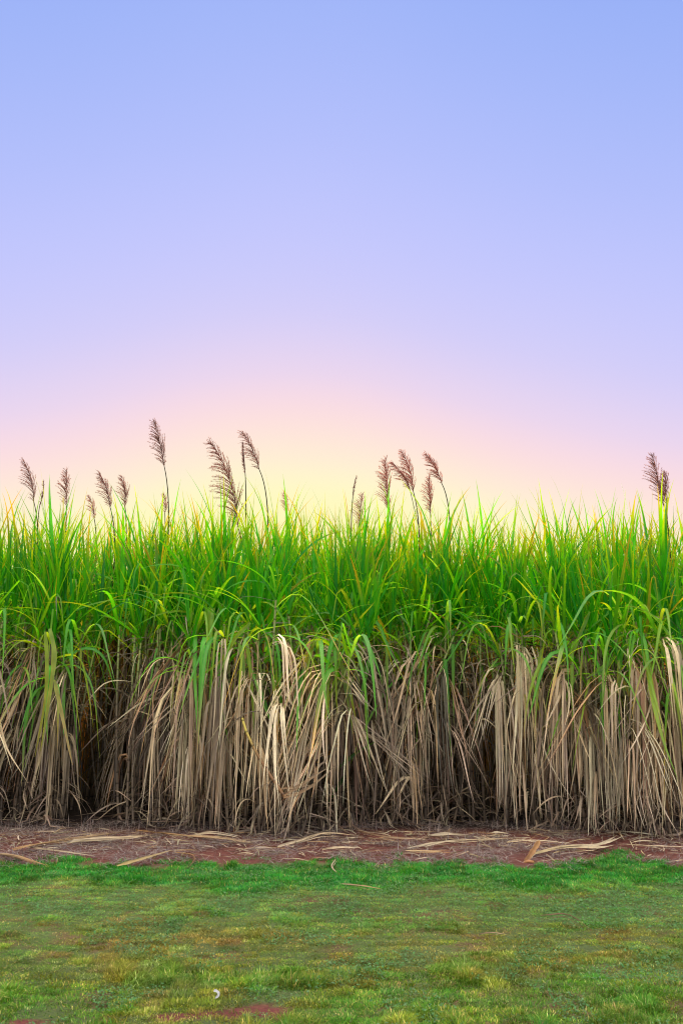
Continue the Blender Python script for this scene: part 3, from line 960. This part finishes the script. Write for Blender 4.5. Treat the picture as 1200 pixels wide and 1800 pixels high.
for Y0, step in [(11.8, 0.42), (12.5, 0.44), (13.3, 0.46), (14.2, 0.5), (15.2, 0.54), (16.3, 0.6)]:
    x = -0.343 * Y0 - 0.5
    while x < 0.343 * Y0 + 0.6:
        xx, yy = x + r3.normal(0, 0.07), Y0 + r3.normal(0, 0.12)
        x += step
        o = link('sugarcane', back_meshes[nb % 6], None, (xx, yy, float(gz(xx, yy))))
        o.rotation_euler = (0, 0, r3.uniform(0, 6.28))
        o.scale = (1, 1, r3.uniform(0.93, 1.06))
        tag(o, 'sugarcane plant deep in the field, only its green leaf tips showing', 'sugarcane', G_BACK)
        nb += 1
print('plants', len(FRONT), len(FLOWERS), k, nb)

# the rest of the field, far back and to either side of the picture
r4 = np.random.default_rng(902)
g = Geo()
for Y0 in np.arange(17.6, 44, 1.7):
    half = 0.4 * Y0 + 2
    for x in np.arange(-half, half, 0.75 + (Y0 - 17) * 0.02):
        g.merge(back_arr[r4.integers(6)], (x + r4.normal(0, 0.12), Y0 + r4.normal(0, 0.2), 0), r4.uniform(0, 6.28), r4.uniform(0.93, 1.05))
    if g.n > 1_500_000:
        break
for Y0 in np.arange(9.9, 17.5, 0.9):
    for sgn in (-1, 1):
        for x in np.arange(0.343 * Y0 + 1.0, 0.343 * Y0 + 4.4, 0.6):
            g.merge(back_arr[r4.integers(6)], (sgn * (x + r4.normal(0, 0.1)), Y0 + r4.normal(0, 0.15), 0), r4.uniform(0, 6.28), r4.uniform(0.93, 1.05))
o = link('sugarcane_field', g.mesh('sugarcane_field', MAT_GREEN))
o['kind'] = 'stuff'
tag(o, 'rest of the sugarcane field stretching away behind the near rows', 'sugarcane field')

# ------------------------------------------------------------------ snapped cane
g = Geo()
c_a, c_b = at(426, 1262, 9.50), at(503, 1404, 9.36)
mid = at(446, 1318, 9.44)
pth = stalk_path(c_b, c_a, (mid - (c_a + c_b) / 2) * 1.6)
geo = stalk_geo(pth, np.random.default_rng(41), 0.016)
V, F, C = geo.arrays()
root = V.mean(0)
C = C * np.array([2.0, 1.35, 0.8])
me = new_mesh('broken_cane', V - root, F, None, C, MAT_STALK)
o = link('broken_cane', me, None, root)
tag(o, 'snapped orange brown cane lying diagonally across the hanging dead leaves', 'cane stalk')
g = Geo()
for pix, W in [([(500, 1398), (535, 1375), (575, 1350)], 0.03), ([(498, 1402), (530, 1392), (560, 1372), (590, 1345)], 0.026), ([(496, 1386), (520, 1384), (545, 1380)], 0.022)]:
    g.ribbon([at(px, py, 9.34) - root for px, py in pix], W, (0.1, -1, 0.2), (0.30, 0.17, 0.08), (0.27, 0.19, 0.11))
link('dry_leaves', g.mesh('dry_leaves', MAT_DRY), o)

# ------------------------------------------------------------------ fallen leaves and pieces on the soil and grass
TAN, ORG, PAL, BRN, WHT = (0.40, 0.27, 0.14), (0.36, 0.18, 0.06), (0.52, 0.39, 0.24), (0.13, 0.055, 0.03), (0.34, 0.31, 0.27)
LITTER = [
    ([(24, 1498), (60, 1490), (130, 1477), (190, 1467), (243, 1457)], 0.060, ORG, TAN, 'long orange brown fallen leaf lying on the soil near the left edge'),
    ([(112, 1483), (180, 1477), (240, 1472), (270, 1465)], 0.075, PAL, TAN, 'broad pale fallen leaf lying below the long orange one'),
    ([(48, 1492), (110, 1500), (166, 1507)], 0.034, TAN, PAL, 'thin tan fallen leaf at the edge of the grass, below the broad pale leaf'),
    ([(-6, 1503), (30, 1506), (82, 1522)], 0.05, TAN, ORG, 'tan fallen leaf lying on green grass at the left edge'),
    ([(206, 1520), (250, 1510), (302, 1495)], 0.05, (0.36, 0.25, 0.08), TAN, 'yellowish fallen leaf pointing up to the right at the grass edge'),
    ([(238, 1457), (300, 1466), (350, 1471), (400, 1475), (445, 1482)], 0.048, ORG, TAN, 'orange fallen leaf stretched along the foot of the pale leaf curtain'),
    ([(330, 1470), (370, 1464), (420, 1470)], 0.04, TAN, PAL, 'short tan fallen leaf above the stretched orange leaf'),
    ([(308, 1499), (335, 1500), (342, 1510), (329, 1526)], 0.03, ORG, BRN, 'small curled brown leaf on bare soil beside the yellowish leaf'),
    ([(488, 1487), (530, 1475), (570, 1466), (624, 1469)], 0.055, PAL, TAN, 'pale arched fallen leaf under the middle of the field front'),
    ([(566, 1491), (600, 1488), (632, 1489)], 0.045, TAN, PAL, 'short pale fallen leaf on red soil below the arched leaf'),
    ([(628, 1463), (690, 1471), (748, 1472)], 0.04, BRN, TAN, 'dull brown fallen leaf on the bare red soil'),
    ([(716, 1492), (770, 1480), (820, 1474), (905, 1471)], 0.05, PAL, TAN, 'long pale fallen leaf curving from the bare red soil to the right'),
    ([(752, 1468), (790, 1465), (822, 1466)], 0.05, PAL, PAL, 'short whitish fallen leaf above the long curving pale leaf'),
    ([(712, 1497), (750, 1496), (792, 1498)], 0.045, TAN, ORG, 'short tan fallen leaf at the near end of the long curving pale leaf'),
    ([(890, 1479), (940, 1477), (1000, 1482)], 0.03, TAN, PAL, 'thin tan fallen leaf behind the upright orange cane piece'),
    ([(940, 1501), (990, 1491), (1050, 1489), (1078, 1484)], 0.085, (0.50, 0.34, 0.15), PAL, 'broad yellowish fallen bundle of leaf strips, near the right'),
    ([(1010, 1487), (1060, 1484), (1096, 1470)], 0.06, PAL, PAL, 'pale leaf tail rising from the yellowish bundle to the right'),
    ([(1100, 1484), (1150, 1487), (1205, 1490)], 0.035, TAN, PAL, 'thin fallen leaf at the right edge of the soil strip'),
    ([(950, 1608), (990, 1605), (1012, 1612), (1038, 1632)], 0.034, BRN, BRN, 'dark brown curled leaf lying on the grass, on the right'),
    ([(840, 1640), (865, 1637), (890, 1641)], 0.018, BRN, TAN, 'small dark twig like leaf in the grass left of the dark curled leaf'),
    ([(600, 1550), (640, 1555), (672, 1560)], 0.024, TAN, ORG, 'slim tan leaf lying in the bright green grass, centre'),
    ([(590, 1508), (583, 1518), (592, 1530)], 0.03, PAL, TAN, 'tiny curled pale leaf at the grass edge, centre'),
]
for i, (pix, W, c0, c1, label) in enumerate(LITTER):
    g = Geo()
    hz = 0.030 if pix[0][1] < 1510 else 0.045
    pts = []
    for j, (px, py) in enumerate(pix):
        z = hz + (0.022 if 0 < j < len(pix) - 1 else 0.0)
        p = on_ground(px, py, z)
        p[2] += float(gz(p[0], p[1]))
        pts.append(p)
    pts = np.array(pts)
    root = pts.mean(0)
    root[2] -= hz
    rl = np.random.default_rng(1200 + i)
    for s_ in range(5 if W > 0.07 else (4 if W > 0.04 else 2)):      # a dead leaf splits lengthwise into strips
        off = np.array([rl.normal(0, 0.02), rl.normal(0, 0.010), 0.004 * s_]) * (s_ > 0)
        jit = np.concatenate([rl.normal(0, 0.012, (len(pts), 2)), rl.normal(0, 0.006, (len(pts), 1))], 1) * (s_ > 0)
        g.ribbon((pts - root) * (1.0 - rl.uniform(0.0, 0.4) * (s_ > 0)) + off + jit, W * (0.50 if s_ == 0 else rl.uniform(0.12, 0.3)),
                 (rl.normal(0, 0.3), -0.55 + rl.normal(0, 0.25), 0.78), np.array(c0) * rl.uniform(0.65, 1.0), np.array(c1) * rl.uniform(0.75, 1.05), fold=rl.uniform(0.1, 0.4), tip=2.2)
    o = link('fallen_leaf', g.mesh('fallen_leaf', MAT_DRY), None, root)
    tag(o, label, 'dry leaf', 'fallen cane leaves on the ground')

# the stiff piece of cane standing at a slant in the soil
p0 = on_ground(923, 1517)
p1 = at(953, 1470, p0[1] + 0.20)
g = Geo()
pth = stalk_path(np.zeros(3), p1 - p0, np.array([0.004, 0, 0]), 12)
g.ribbon(pth[::3], 0.034, (0.2, -0.9, 0.3), (0.24, 0.11, 0.04), (0.30, 0.15, 0.055), fold=0.35, wbase=0.85, tip=14)
g.ribbon(pth[::3] + np.array([0.0, 0.012, 0.0]), 0.034, (0.2, -0.9, 0.3), (0.18, 0.08, 0.03), (0.24, 0.12, 0.05), fold=-0.3, wbase=0.85, tip=14)
g.tube(np.array([[-0.01, 0, 0.0], [0.02, -0.03, 0.015], [0.06, -0.05, 0.012]]), 0.012, (0.35, 0.16, 0.06), 6)
o = link('cane_piece', g.mesh('cane_piece', MAT_DRY), None, p0 + np.array([0, 0, float(gz(p0[0], p0[1]))]))
tag(o, 'stiff orange brown piece of cane standing at a slant beside the yellowish bundle', 'cane stalk')

# the white scrap
g = Geo()
p0 = on_ground(378, 1757)
pts = [at(376, 1741, p0[1] + 0.02), at(382, 1743, p0[1] + 0.01), at(384, 1749, p0[1]), at(378, 1755, p0[1] - 0.01)]
g.ribbon([p - p0 for p in pts], 0.013, (0.4, -0.8, 0.45), WHT, WHT, fold=0.2, wbase=0.9, tip=8)
o = link('pale_scrap', g.mesh('pale_scrap', MAT_DRY), None, p0)
tag(o, 'small curled whitish scrap of leaf in the grass near the bottom', 'leaf scrap')


# ------------------------------------------------------------------ fine straw and stubble on the red soil
def fine_blades(P, az, lean, L, W, C0, C1, r, curve=0.6):
    """many thin three point blades at once"""
    n = len(P)
    d = np.stack([np.cos(az), np.sin(az), np.zeros(n)], 1)
    sd = np.stack([-np.sin(az), np.cos(az), np.zeros(n)], 1) * (W / 2)[:, None]
    l1, l2 = lean, np.minimum(lean + curve * r.uniform(0.3, 1.3, n), 1.9)
    up = np.array([0, 0, 1.0])
    m = P + (d * np.sin(l1)[:, None] + up * np.cos(l1)[:, None]) * (L * 0.5)[:, None]
    e = m + (d * np.sin(l2)[:, None] + up * np.cos(l2)[:, None]) * (L * 0.5)[:, None]
    V = np.stack([P - sd, P + sd, m + sd * 0.8, m - sd * 0.8, e], 1).reshape(-1, 3)
    i5 = np.arange(n)[:, None] * 5
    F4 = i5 + np.array([0, 1, 2, 3])
    F3 = i5 + np.array([3, 2, 4])
    C = np.stack([C0, C0, (C0 + C1) / 2, (C0 + C1) / 2, C1], 1).reshape(-1, 3)
    return V, F4, F3, C


r5 = np.random.default_rng(77)
n = 40000
X = r5.uniform(-4.6, 4.6, n)
Y = r5.uniform(8.05, 10.5, n)
e = lawn_edge(X)
keep = (r5.random(n) < sstep(-0.15, 0.1, Y - e)) & (r5.random(n) < 0.10 + 1.0 * sstep(0.40, 0.60, fbm(X, Y, 0.3, 61, 4)))
# the bare red soil in the middle stays clearer
cb = on_ground(690, 1470)
keep &= (np.sqrt(((X - cb[0]) / 0.5) ** 2 + ((Y - cb[1]) / 0.28) ** 2) > 1) | (r5.random(n) < 0.25)
X, Y = X[keep], Y[keep]
n = len(X)
upr = r5.random(n) < 0.04 + 0.10 * sstep(9.3, 9.9, Y)
pal = np.array([(0.30, 0.20, 0.155), (0.36, 0.26, 0.21), (0.24, 0.14, 0.11), (0.42, 0.32, 0.25), (0.28, 0.22, 0.20)])
C = pal[r5.integers(0, 5, n)] * r5.uniform(0.4, 0.95, (n, 1))
P = np.stack([X, Y, gz(X, Y) + np.where(upr, -0.005, r5.uniform(0.002, 0.03, n))], 1)
V, F4, F3, CC = fine_blades(P, r5.uniform(0, 6.28, n), np.where(upr, r5.uniform(0, 0.4, n), r5.uniform(1.3, 1.62, n)),
                            np.where(upr, r5.uniform(0.05, 0.15, n), r5.uniform(0.05, 0.22, n)), r5.uniform(0.002, 0.0055, n), C, C * 1.1, r5, 0.25)
nf = 1500
FX = r5.uniform(-4.6, 4.6, nf)
FY = 8.35 + 1.5 * np.sqrt(r5.random(nf))
FC = pick(DRY + DRY_RED, nf, r5) * 0.62
gf = Geo()
gf.blades(np.stack([FX, FY, gz(FX, FY) + r5.uniform(0.006, 0.03, nf)], 1), r5.uniform(0, 6.28, nf), r5.uniform(-0.05, 0.2, nf), r5.uniform(-0.25, 0.0, nf), 0.5, 2.0,
          r5.uniform(0.06, 0.34, nf), r5.uniform(0.005, 0.017, nf), FC, FC * 1.1, 0.5, 1.0, twist=r5.normal(0, 0.4, nf), twist_end=r5.normal(0, 0.9, nf),
          azdrift=r5.normal(0, 0.6, nf), seg=5, r=r5)
FV, FF, FCC = gf.arrays()
F4 = np.concatenate([F4, FF + len(V)])
V, CC = np.concatenate([V, FV]), np.concatenate([CC, FCC])
o = link('straw', new_mesh('straw', V, F4, F3, CC, MAT_STRAW, False))
o['kind'] = 'stuff'
tag(o, 'fine grey straw and stubble strewn over the red soil strip', 'straw')


# ------------------------------------------------------------------ the grass
def zone_py(Yd):
    """distance on the ground -> pixel row in the photograph"""
    return 900 + FPX * np.tan(np.arctan(CAM_H / Yd) + TILT)


def grass(seed, n, name, label):
    r = np.random.default_rng(seed)
    Y = 3.9 + (8.95 - 3.9) * r.random(n) ** 1.0
    half = np.minimum(0.343 * Y + 0.9, 4.2)
    X = r.uniform(-1, 1, n) * half
    py = zone_py(Y) + (fbm(X, Y, 0.7, 81) - 0.5) * 46
    e = lawn_edge(X)
    inside = 1 - sstep(-0.15, 0.20, Y - e + (fbm(X, Y, 0.16, 141, 3) - 0.5) * 0.9)
    b = bare(X, Y)
    z1 = 1 - sstep(1552, 1568, py)                     # vivid strip by the soil
    z2 = sstep(1552, 1568, py) * (1 - sstep(1595, 1640, py))
    z4 = sstep(1665, 1725, py)
    z3 = np.clip(1 - z1 - z2 - z4, 0, 1)
    hN = fbm(X, Y, 0.30, 91)
    tuft = sstep(0.48, 0.66, fbm(X, Y, 0.34, 95, 3))
    thin = sstep(0.50, 0.68, fbm(X, Y, 0.20, 97, 3))   # worn spots where thatch shows
    dens = inside * (1 - 0.78 * b) * (1 - 0.6 * thin * (z3 + z4) - 0.3 * sstep(0.60, 0.70, fbm(X, Y, 0.24, 151, 3))) * (0.75 * z1 + 0.9 * z2 + 0.9 * z3 + 0.75 * z4 + 0.25 * tuft)
    keep = r.random(n) < dens
    X, Y, py, z1, z2, z3, z4, hN, tuft = (a[keep] for a in (X, Y, py, z1, z2, z3, z4, hN, tuft))
    m = len(X)
    H = 0.036 * z1 + 0.016 * z2 + 0.018 * z3 + 0.025 * z4 + (0.026 * z4 + 0.010 * z3 + 0.012 * z2 + 0.018 * z1) * tuft
    H = H * r.uniform(0.55, 1.35, m) * (0.7 + 0.6 * hN)
    c1 = np.array([(0.030, 0.150, 0.030), (0.045, 0.170, 0.020), (0.025, 0.125, 0.040)])[r.integers(0, 3, m)]
    c2 = np.array([(0.105, 0.190, 0.048), (0.14, 0.19, 0.050), (0.090, 0.180, 0.060), (0.18, 0.18, 0.07)])[r.integers(0, 4, m)]
    c3 = np.array([(0.105, 0.125, 0.022), (0.13, 0.140, 0.026), (0.17, 0.135, 0.040), (0.085, 0.13, 0.024), (0.13, 0.10, 0.03)])[r.integers(0, 5, m)]
    c4 = np.array([(0.085, 0.150, 0.020), (0.105, 0.160, 0.020), (0.055, 0.130, 0.030), (0.10, 0.150, 0.026)])[r.integers(0, 4, m)]
    C = c1 * z1[:, None] + c2 * z2[:, None] + c3 * z3[:, None] + c4 * z4[:, None]
    C = C / np.maximum(z1 + z2 + z3 + z4, 0.3)[:, None]
    # drifts of dry and of fresh grass
    dryp = sstep(0.52, 0.68, fbm(X, Y, 0.42, 111, 3)) * (z3 + 0.8 * z4 + 0.45 * z2)
    fresh = sstep(0.55, 0.68, fbm(X, Y, 0.5, 121, 3)) * (z3 + z4 + z2)
    C = C * (1 - 0.6 * dryp[:, None]) + np.array([0.17, 0.120, 0.035]) * 0.6 * dryp[:, None]
    C = C * (1 - 0.5 * fresh[:, None]) + np.array([0.060, 0.155, 0.035]) * 0.5 * fresh[:, None]
    dead = r.random(m) < 0.05 + 0.08 * (z3 + z4)
    C[dead] = np.array([0.36, 0.28, 0.14]) * r.uniform(0.6, 1.1, (int(dead.sum()), 1))
    C = C * r.uniform(0.6, 1.5, (m, 1)) * np.array([1.22, 1.38, 0.75])
    P = np.stack([X, Y, gz(X, Y) - 0.003], 1)
    # blades of one tuft lean away from its middle
    cs = 0.13
    ix, iy = np.round(X / cs), np.round(Y / cs)
    cx = (ix + (_hash(ix, iy, 3) - 0.5) * 0.9) * cs
    cy = (iy + (_hash(ix, iy, 4) - 0.5) * 0.9) * cs
    dc = np.hypot(X - cx, Y - cy) / cs
    big = _hash(ix, iy, 5)
    H = H * 0.88 * (0.6 + 0.6 * big * np.clip(1.15 - dc, 0.2, 1))
    P[:, 2] += 0.0
    az = np.where(r.random(m) < 0.75, np.arctan2(Y - cy, X - cx) + r.normal(0, 0.5, m), r.uniform(0, 6.28, m))
    C = C * (0.8 + 0.4 * _hash(ix, iy, 6))[:, None]
    C = C * (1 + (np.stack([_hash(ix, iy, 7), _hash(ix, iy, 8) * 0.5 + 0.25, _hash(ix, iy, 9)], 1) - 0.5) * 0.5)
    lean = np.abs(r.normal(0, 0.5, m)) + 0.25 + 0.35 * z2 + 0.25 * z3
    W = r.uniform(0.0022, 0.0042, m)
    V, F4, F3, CC = fine_blades(P, az, lean, H * 1.25, W, C * np.array([0.9, 0.85, 0.8]), C * 1.1, r, 0.9)
    o = link(name, new_mesh(name, V, F4, F3, CC, MAT_GRASS, True))
    o['kind'] = 'stuff'
    tag(o, label, 'grass')
    print(name, m)


grass(11, 1250000, 'grass', 'short patchy green and yellow lawn grass in front of the soil strip')

# small round leaved weeds between the grass
r6 = np.random.default_rng(88)
n = 150000
Y = r6.uniform(4.2, 8.5, n)
X = r6.uniform(-1, 1, n) * np.minimum(0.343 * Y + 0.8, 4.2)
py = zone_py(Y)
e = lawn_edge(X)
d = (sstep(0.54, 0.66, fbm(X, Y, 0.36, 131, 3)) * 0.6 + 0.3 * np.exp(-((py - 1590) / 34.0) ** 2)) * (1 - bare(X, Y)) * (Y < e - 0.1)
keep = r6.random(n) < d
X, Y = X[keep], Y[keep]
n = len(X)
sz = r6.uniform(0.004, 0.009, n)
zz = gz(X, Y) + r6.uniform(0.008, 0.032, n)
az = r6.uniform(0, 6.28, n)
u = np.stack([np.cos(az), np.sin(az), r6.normal(0, 0.35, n)], 1) * sz[:, None]
v = np.stack([-np.sin(az), np.cos(az), r6.normal(0, 0.35, n)], 1) * (sz * 0.65)[:, None]
P = np.stack([X, Y, zz], 1)
V = np.stack([P - u, P - v, P + u, P + v], 1).reshape(-1, 3)
C = np.array([(0.10, 0.21, 0.06), (0.08, 0.20, 0.05), (0.14, 0.22, 0.085)])[r6.integers(0, 3, n)] * r6.uniform(0.7, 1.15, (n, 1))
o = link('weeds', new_mesh('weeds', V, np.arange(n * 4).reshape(-1, 4), None, np.repeat(C, 4, 0), MAT_GRASS, False))
o['kind'] = 'stuff'
tag(o, 'mats of small round leaved weeds low among the grass', 'weeds')
